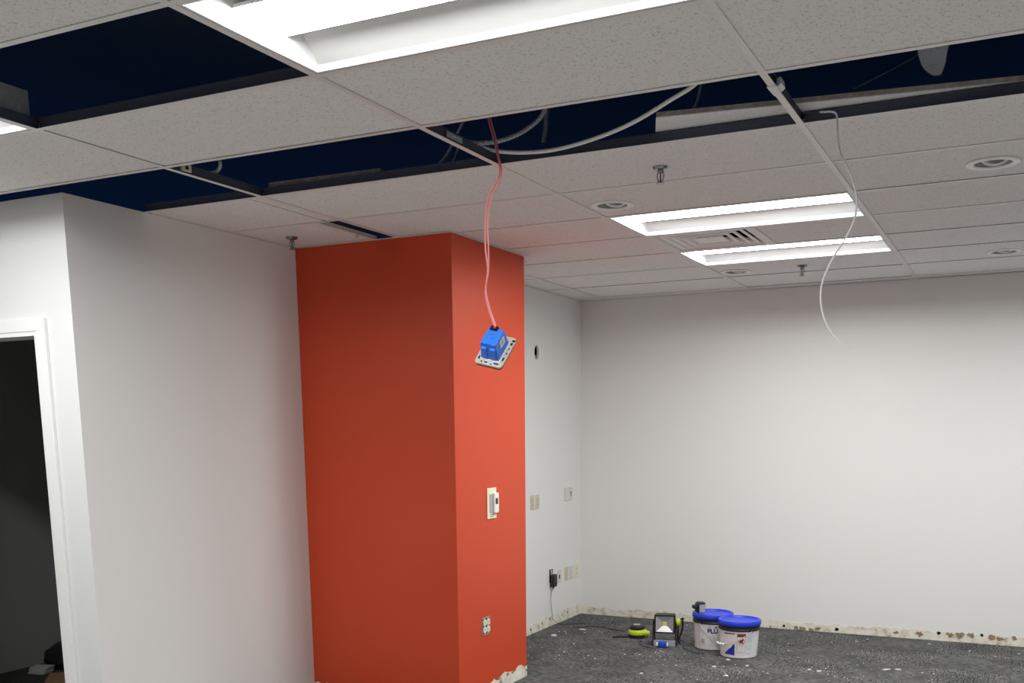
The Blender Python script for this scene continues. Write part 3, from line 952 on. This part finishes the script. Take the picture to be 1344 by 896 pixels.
loose_tile('loose ceiling tile jutting out over the rail beside the white dangling cable', (.735, 1.655), 8.6, FT4, .5, 0, H + .043, .09)
loose_tile('loose ceiling tile showing only a thin pale edge above the cream rail clip', (-1.19, 1.845), 1.5, .6, .5, 0, H + .043)

# grey tongue-shaped flap
fp = [at(px, py, 1, 1.85) for px, py in ((1203, 20), (1204, 62), (1206, 75), (1209, 84), (1213, 91), (1219, 96), (1224, 99), (1229, 99.5), (1235, 98), (1238, 91), (1241, 82), (1243, 70), (1245, 58), (1247, 15))]
c0 = at(1225, 60, 1, 1.85)
t = thing('plastic_flap', 'grey rounded plastic flap hanging inside the dark ceiling void', 'flap', c0)
mb = MB().prism([(p.x - c0.x, p.z - c0.z) for p in fp], -.006, .006, axis=1)
mb.build('flap', M['flapgrey'], t)
MB().box(-.012, .012, -.002, .002, .10, H + PL - c0.z).build('hanger_strap', M['galv'], t)
MB().box(-.010, .018, -.0072, -.0062, -.066, -.061).box(.0, .010, -.0072, -.0062, -.074, -.070).build('worn_print', M['labelpale'], t)
MB().tube([(-.006, -.008, .012), (.010, -.008, -.018)], .003, 6).build('scratch', M['plate'], t)

# ================================================================ FLOOR OBJECTS
def pail_pt(r, th0, a, z):
    """point on the tapering pail side; r - 0.1395 is the height above the plastic"""
    rr_ = .1316 + .011 * (z - .02) / .185 + (r - .1395)
    t_ = th0 + a / .1395
    return Vector((rr_ * math.cos(t_), rr_ * math.sin(t_), z))


def wrap(poly, r, th0, z0):
    """(arc length, height) points onto a cylinder of radius r"""
    return [tuple(pail_pt(r, th0, a, z0 + b)) for a, b in poly]


def refine(bm, lim=.008):
    bmesh.ops.triangulate(bm, faces=bm.faces[:])
    for _ in range(5):
        ed = [e for e in bm.edges if e.calc_length() > lim]
        if not ed:
            break
        bmesh.ops.subdivide_edges(bm, edges=ed, cuts=1)
        bmesh.ops.triangulate(bm, faces=bm.faces[:])
    bm.verts.index_update()


def decal(name, parent, r, th0, z0, a0, a1, b0, b1, material, poly=None, n=8):
    """thin curved patch on a pail"""
    mb = MB()
    if poly is None:
        vs = []; fs = []
        for i in range(n + 1):
            a = a0 + (a1 - a0) * i / n
            vs += wrap([(a, b0), (a, b1)], r, th0, z0)
        fs = [(2 * i, 2 * i + 2, 2 * i + 3, 2 * i + 1) for i in range(n)]
        mb.add(vs, fs)
    else:
        bm = bmesh.new()
        bm.faces.new([bm.verts.new((a, b, 0)) for a, b in poly])
        refine(bm)
        mb.add([pail_pt(r, th0, v.co.x, z0 + v.co.y) for v in bm.verts], [[v.index for v in f.verts] for f in bm.faces])
        bm.free()
    return mb.build(name, M[material], parent)


def text_decal(name, parent, txt, size, r, th0, z0, a0, b0, material):
    cu = bpy.data.curves.new('txt', 'FONT')
    cu.body = txt; cu.size = size; cu.offset = .0018
    to = bpy.data.objects.new('txt', cu)
    C.objects.link(to)
    me = bpy.data.meshes.new_from_object(to)
    bpy.data.objects.remove(to)
    bm = bmesh.new(); bm.from_mesh(me); refine(bm); bm.to_mesh(me); bm.free()
    for v in me.vertices:
        a, b = a0 + v.co.x, b0 + v.co.y
        v.co = pail_pt(r, th0, a, z0 + b)
    me.materials.clear(); me.materials.append(M[material])
    return link(name, me, parent)


def pail(lab, loc, handle_dir, sag):
    t = thing('plastic_pail', lab, 'bucket', loc, group='plastic pails on the carpet')
    rb, rt, hb = .130, .142, .255
    prof = [(0, .002), (.02, .002), (rb - .006, .002), (rb, .006), (rb + .001, .02), (rt, .205), (rt + .001, .262), (rt - .004, .262), (rt - .004, .2), (0, .2)]
    MB().lathe(prof, 48).build('body', M['bwhite'], t, True)
    MB().lathe([(rt - .001, .198), (rt + .004, .200), (rt + .008, .204), (rt + .008, .212), (rt + .004, .216), (rt + .005, .232), (rt + .006, .246), (rt, .250)], 48).build('band', M['black'], t, True)
    MB().lathe([(rt + .001, .238), (rt + .010, .238), (rt + .012, .244), (rt + .012, .262), (rt + .008, .270), (rt - .002, .271), (rt - .008, .268), (rt - .014, .260), (.05, .258), (.0, .258)], 48).build('lid', M['blid'], t, True)
    # bail handle
    hx = [Vector((rt + .012, 0, .205)), Vector((rt + .022, .0, .19))]
    pts = []
    for i in range(25):
        a = math.pi * i / 24
        pts.append(((rt + .016) * math.cos(a), -(rt + .022) * math.sin(a) * 1.0, .205 - sag * math.sin(a)))
    h = MB().tube(pts, .0028, 8).build('handle', M['wire'], t, True)
    h.rotation_euler = (0, 0, handle_dir)
    gr = MB().tube([pts[i] for i in range(10, 15)], .008, 10).build('grip', M['plate'], h, True)
    for s in (-1, 1):
        MB().lathe([(0, .014), (.009, .012), (.011, 0)], 14).build('handle_boss', M['black'], h, True, loc=(s * (rt + .004), 0, .205), rot=(0, s * R(90), 0))
    return t


b1 = (0.012, 5.325, 0)
b2 = (0.262, 5.13, 0)
view = math.atan2(cam_p.y - b2[1], cam_p.x - b2[0])    # direction from the pail to the viewer
t1 = pail('white pail with blue lid and lettering, black tool battery on its lid', b1, view + math.pi / 2 + R(52), .155)
t2 = pail('white pail with blue lid and round red warning mark on its label', b2, view + math.pi / 2 - R(55), .105)
# printing on the rear pail (arc coordinate grows to the viewer's right)
r_ = .1395
lb = decal('label', t1, r_, view, 0, -.12, .14, .030, .188, 'label', n=20)
text_decal('lettering', lb, 'PLU', .046, r_ + .0018, view, 0, -.034, .134, 'labeltext')
decal('logo_bar', lb, r_ + .001, view, 0, -.030, -.008, .176, .180, 'labeltext')
decal('logo_mark', lb, r_ + .001, view, 0, 0, 0, 0, 0, 'labeltext', [(.016, .172), (.022, .184), (.028, .176), (.036, .186), (.040, .174), (.030, .170)])
decal('barcode', lb, r_ + .001, view, 0, -.085, -.058, .052, .088, 'labelgrey')
for k in range(5):
    decal('print_block', lb, r_ + .001, view, 0, -.02, .06, .112 - k * .018, .122 - k * .018, 'labelpale')
for k in range(3):
    decal('print_block', lb, r_ + .001, view, 0, -.075, -.05, .165 - k * .016, .170 - k * .016, 'labelpale')
wv = []
for i in range(31):
    b = .030 + .158 * i / 30
    a = -.098 + .004 * math.sin(i * 1.1)
    wv.append(Vector(wrap([(a, b)], r_ + .001, view, 0)[0]))
MB().tube(wv, .0012, 5).build('label_seam', M['labelgrey'], lb)
# printing on the front pail
lb = decal('label', t2, r_, view, 0, -.135, .125, .030, .188, 'label', n=20)
decal('title_bar', lb, r_ + .001, view, 0, -.115, -.030, .179, .187, 'labelred')
decal('blue_graphic', lb, r_ + .0012, view, 0, 0, 0, 0, 0, 'labelblue', [(-.115, .030), (-.030, .026), (-.030, .112), (-.045, .100), (-.055, .085), (-.085, .060)])
decal('warning_header', lb, r_ + .001, view, 0, -.012, .048, .160, .186, 'labelred')
wp = decal('warning_panel', lb, r_ + .0008, view, 0, -.012, .048, .048, .160, 'bwhite')
for (a0, a1, b0, b1_) in ((-.012, .048, .047, .049), (-.012, .048, .092, .094), (-.013, -.011, .047, .186), (.047, .049, .047, .186)):
    decal('panel_line', wp, r_ + .0014, view, 0, a0, a1, b0, b1_, 'labelring', n=3)
for k in range(3):
    decal('print_block', wp, r_ + .0014, view, 0, -.005, .040, .080 - k * .012, .085 - k * .012, 'labelpale')
ring = []
for i in range(24):
    ring.append(i * 2 * math.pi / 24)
rv = wrap([(.018 + .023 * math.cos(a), .127 + .027 * math.sin(a)) for a in ring], r_ + .0016, view, 0) + wrap([(.018 + .0185 * math.cos(a), .127 + .0225 * math.sin(a)) for a in ring], r_ + .0016, view, 0)
MB().add(rv, [(i, (i + 1) % 24, 24 + (i + 1) % 24, 24 + i) for i in range(24)]).build('warning_ring', M['labelring'], wp)
decal('warning_figure', wp, r_ + .0014, view, 0, 0, 0, 0, 0, 'black', [(.006, .112), (.014, .120), (.022, .112), (.030, .118), (.026, .130), (.032, .140), (.022, .146), (.014, .138), (.008, .140), (.004, .130)])
decal('warning_slash', wp, r_ + .0018, view, 0, 0, 0, 0, 0, 'labelring', [(.002, .146), (.000, .142), (.034, .106), (.037, .110)])
for k in range(2):
    decal('print_block', lb, r_ + .001, view, 0, .058, .100, .120 - k * .055, .165 - k * .055, 'labelpale')
decal('print_block', lb, r_ + .001, view, 0, .055, .095, .032, .046, 'labelpale')

# battery on the rear pail lid
t = thing('tool_battery', 'black tool battery standing on the blue lid of the rear pail', 'battery', (b1[0] - .085, b1[1] - .055, .2715), (0, 0, view + R(90 + 22)))
MB().rbox(-.028, .028, -.045, .04, .0, .072, .006).build('body', M['black'], t, True)
MB().rbox(-.055, -.026, -.03, .03, .030, .056, .004).build('terminal_post', M['black'], t, True)
MB().rbox(-.020, .024, -.0475, -.044, .006, .064, .001).build('side_label', M['grey'], t)
MB().rbox(-.02, .03, -.035, .03, .070, .078, .003).build('release_latch', M['black'], t)

# random orbit sander
sp = at(833, 838, 2, 0.0)
t = thing('palm_sander', 'lime and black palm sander lying on the carpet beside the work light', 'sander', (sp.x, sp.y + .06, 0), (0, 0, R(20)))
MB().lathe([(0, 0), (.060, 0), (.063, .004), (.063, .014), (.058, .020), (.058, .028), (0, .028)], 32).build('sanding_pad', M['black'], t, True)
mb = MB().lathe([(.054, .024), (.068, .028), (.072, .044), (.066, .060), (.052, .070), (0, .074)], 32)
mb.v = [(x * (1.12 if x > 0 else 1.0), y, z) for x, y, z in mb.v]
bd = mb.build('body', M['lime'], t, True)
MB().rbox(.045, .098, -.034, .034, .026, .052, .010).build('dust_port', M['lime'], t, True)
MB().lathe([(.050, .066), (.060, .072), (.062, .086), (.056, .098), (.030, .104), (0, .105)], 32).build('top_grip', M['black'], t, True)
MB().rbox(.035, .052, -.010, .018, .078, .094, .003).build('switch', M['plate'], t)
MB().rbox(-.030, .022, -.026, .026, .1015, .107, .002).build('grip_pad', M['grey'], t)
MB().tube(catmull([(-.055, -.01, .02), (-.10, -.02, .008), (-.14, -.005, .006), (-.19, -.03, .006)], 6), .008, 8).build('cord', M['black'], t, True)

# work light
wp_ = at(869, 848, 2, 0.0)
ang = math.atan2(cam_p.x - wp_.x, -(cam_p.y - wp_.y))   # local -y looks at the viewer
t = thing('work_light', 'black work light with square reflector and lime knob on the carpet', 'work light', (wp_.x, wp_.y + .07, 0), (0, 0, ang - R(4)))
for s in (-1, 1):
    MB().tube(catmull([(s * .082, -.06, .010), (s * .084, -.05, .05), (s * .086, -.02, .12), (s * .086, .0, .175)], 5), .0095, 8).build('stand_leg', M['black'], t, True)
    MB().tube(catmull([(s * .082, -.06, .010), (s * .083, .0, .010), (s * .083, .06, .010)], 4), .0095, 8).build('stand_foot', M['black'], t, True)
    MB().tube(catmull([(s * .083, .06, .010), (s * .090, .075, .07), (s * .090, .05, .13), (s * .086, .0, .175)], 5), .0095, 8).build('stand_brace', M['black'], t, True)
MB().rbox(-.082, .082, -.070, -.052, .0, .046, .003).build('front_crossbar', M['grey'], t)
hd = MB().rbox(-.078, .078, -.055, .020, .105, .245, .012).build('lamp_head', M['black'], t, True)
# reflector: inverted pyramid facing -y
o_, i_ = .066, .016
zc = .175
vs = [(sx * o_, -.0555, zc + sz * (o_ - .004)) for sx, sz in ((-1, -1), (1, -1), (1, 1), (-1, 1))] + [(sx * i_, -.030, zc + sz * i_) for sx, sz in ((-1, -1), (1, -1), (1, 1), (-1, 1))]
vs = [(x, y - .004, z) for x, y, z in vs]
# the head is solid, so the reflector is a shallow raised frame in front of it
vs2 = [(x, -.082 if k < 4 else -.058, z) for k, (x, y, z) in enumerate(vs)]
MB().add(vs2, [(0, 1, 5, 4), (1, 2, 6, 5), (2, 3, 7, 6), (3, 0, 4, 7)]).build('reflector', M['lampglass'], hd)
MB().box(-i_, i_, -.0595, -.0565, zc - i_, zc + i_).build('led_chip', M['lampled'], hd)
fr = MB()
for (x0, x1, z0, z1) in ((-.078, .078, zc + .060, zc + .070), (-.078, .078, zc - .070, zc - .060), (-.078, -.066, zc - .062, zc + .062), (.066, .078, zc - .062, zc + .062)):
    fr.box(x0, x1, -.084, -.050, z0, z1)
fr.build('lens_frame', M['black'], hd)
MB().lathe([(0, 0), (.030, 0), (.034, .006), (.032, .022), (.022, .030), (0, .030)], 20).build('tilt_knob', M['lime'], t, True, loc=(.084, .0, .178), rot=(0, R(90), 0))
MB().lathe([(0, 0), (.020, 0), (.022, .01), (0, .014)], 16).build('tilt_knob', M['black'], t, True, loc=(-.084, .0, .178), rot=(0, R(-90), 0))
MB().tube(catmull([(.05, .03, .16), (.12, .06, .19), (.125, .07, .11), (.10, .05, .03), (.115, .03, .008)], 6), .007, 8).build('power_cord', M['black'], t, True)
t = thing('blue_connector', 'blue plug with white ends lying at the work light crossbar', 'plug', (wp_.x + .008, wp_.y - .025, .0), (0, 0, ang - R(4)))
MB().rbox(-.030, .034, -.032, .004, .0, .050, .010).build('body', M['bluetape'], t, True)
MB().rbox(-.046, -.029, -.026, -.002, .010, .038, .005).build('collar', M['plate'], t, True)
MB().rbox(.033, .046, -.026, -.002, .010, .038, .005).build('collar', M['plate'], t, True)

cable('thin_cord', 'thin blue cord looping on the carpet between the sander and the work light', 'cord',
      [at(px, py, 2, .004) for px, py in ((842, 841), (838.5, 842), (840, 845), (846, 847.5), (853, 849.5), (858, 850.5))], .004, 'bluecord', 6, 6)
cable('thin_cord', 'thin dark cord curling on the carpet between the work light and the pails', 'cord',
      [at(px, py, 2, .004) for px, py in ((892, 840), (898, 842), (896, 847), (899, 851), (908, 855), (916, 857), (923, 856.5))], .004, 'bluecord', 6, 6)
cable('thin_cord', 'thin black cord running along the carpet behind the sander', 'cord',
      [at(px, py, 2, .004) for px, py in ((752, 822), (762, 823), (775, 821), (792, 823), (806, 826), (820, 828))], .003, 'black', 6, 6)

# plaster debris on the carpet
rn = random.Random(77)
chips = [((764, 826), .035, 'white plaster flake on the carpet near the far room corner'),
         ((727, 834), .030, 'pale ring-shaped plaster scrap on the carpet near the far left wall'),
         ((1062, 879), .022, 'smaller of two crumbled plaster bits on the carpet beyond the pails'),
         ((1075, 881), .028, 'larger of two crumbled plaster bits on the carpet beyond the pails'),
         ((1162, 879), .040, 'longer of two white plaster slivers on the carpet before the back wall'),
         ((1180, 879), .032, 'shorter of two white plaster slivers on the carpet before the back wall'),
         ((956, 866), .022, 'white plaster scrap touching the front foot of the warning-marked pail'),
         ((981, 874), .018, 'small white plaster scrap to the wall side of the cluster before the pails'),
         ((937, 875), .026, 'crumbled plaster scrap on the carpet between work light and warning-marked pail'),
         ((842, 884), .020, 'white plaster crumb on the carpet in front of the work light'),
         ((954, 887), .026, 'largest loose plaster scrap on the carpet before the warning-marked pail')]
for (px, py), sz, lab in chips:
    p = at(px, py, 2, 0)
    sz *= .75
    long_ = 'sliver' in lab or 'flake' in lab
    pts = blob(rn, sz * (1.3 if long_ else 1), sz * (.35 if long_ else .8), 9)
    if 'ring' in lab:
        o = MB().lathe([(sz * .7, .001), (sz, .001), (sz * .98, .007), (sz * .72, .008)], 14, close=True).build('plaster_chip', M['chip'], None, False, loc=(p.x, p.y, 0))
    else:
        o = MB().prism(pts, .0005, .006).build('plaster_chip', M['chip'], None, loc=(p.x, p.y, 0), rot=(0, 0, rn.uniform(-.5, .5) + .45))
    tag(o, lab, 'plaster chip', 'plaster chips on the carpet')
mb = MB()
for i in range(230):
    x, y = rn.uniform(-1.4, 2.6), rn.uniform(3.9, 6.15)
    if i < 110:
        cx_, cy_ = [(-.9, 4.6), (-1.1, 5.6), (.9, 4.9), (1.4, 4.9), (.3, 4.6), (-.3, 4.9)][i % 6]
        x, y = rn.gauss(cx_, .22), rn.gauss(cy_, .14)
    if x < XL + .03 or y > YB - .04 or (x < CX + .03 and y < CY1 + .03) or y < 3.8:
        continue
    if -.85 < x < -.1 and 5.05 < y < 5.55:
        continue
    if math.hypot(x - b1[0], y - b1[1]) < .16 or math.hypot(x - b2[0], y - b2[1]) < .16:
        continue
    s = rn.choice([.002, .003, .003, .004, .005, .008])
    a = rn.uniform(0, 6.3)
    pts = [(x + s * q * math.cos(a + k * 1.57), y + s * q * math.sin(a + k * 1.57)) for k, q in enumerate((1.3, .7, 1.1, .6))]
    mb.prism(pts, .0005, .003)
o = mb.build('plaster_crumbs', M['chip']); o['kind'] = 'stuff'
tag(o, 'fine white plaster crumbs scattered over the dark carpet', 'crumbs')

# ================================================================ THINGS IN THE DARK ROOM
t = thing('cardboard_sheet', 'flattened brown cardboard box lying on the floor of the dark room', 'cardboard', (-3.45, 2.13, 0), (0, 0, R(132)))
MB().box(0, .62, -.62, 0, 0, .012).build('lower_panel', M['cardboard'], t)
MB().box(.01, .60, -.60, -.012, .013, .024).build('upper_panel', M['cardboard'], t, rot=(0, 0, R(1)))

t = thing('black_bag', 'black slumped bag against the wall in the dark room', 'bag', (-4.02, 2.96, 0), (0, 0, R(8)))
mb = MB().lathe([(0, 0), (.17, 0), (.20, .05), (.19, .11), (.12, .15), (.05, .17), (0, .17)], 18)
mb.v = [(x * 1.0, y * 1.3, z + .01 * math.sin(x * 31 + y * 17)) for x, y, z in mb.v]
mb.build('body', M['black'], t, True)
MB().tube(catmull([(-.08, 0, .16), (0, .02, .24), (.08, 0, .16)], 6), .008, 6).build('carry_strap', M['black'], t, True)
t = thing('paper_stack', 'small stack of pale papers on the floor of the dark room', 'papers', (-4.00, 2.62, 0), (0, 0, R(8)))
for k in range(4):
    MB().box(-.065, .065, -.045, .045, k * .012, k * .012 + .010).build('sheaf', M['paper'], t, loc=(.006 * (k % 2), .005 * k, 0), rot=(0, 0, .06 * k))
t = thing('storage_carton', 'pale low carton at the back of the dark room', 'box', (-3.95, 3.95, 0), (0, 0, R(5)))
MB().rbox(-.25, .25, -.2, .2, 0, .22, .006).build('body', M['paper'], t)
MB().rbox(-.255, .255, -.205, .205, .17, .225, .004).build('lid', M['plate'], t)
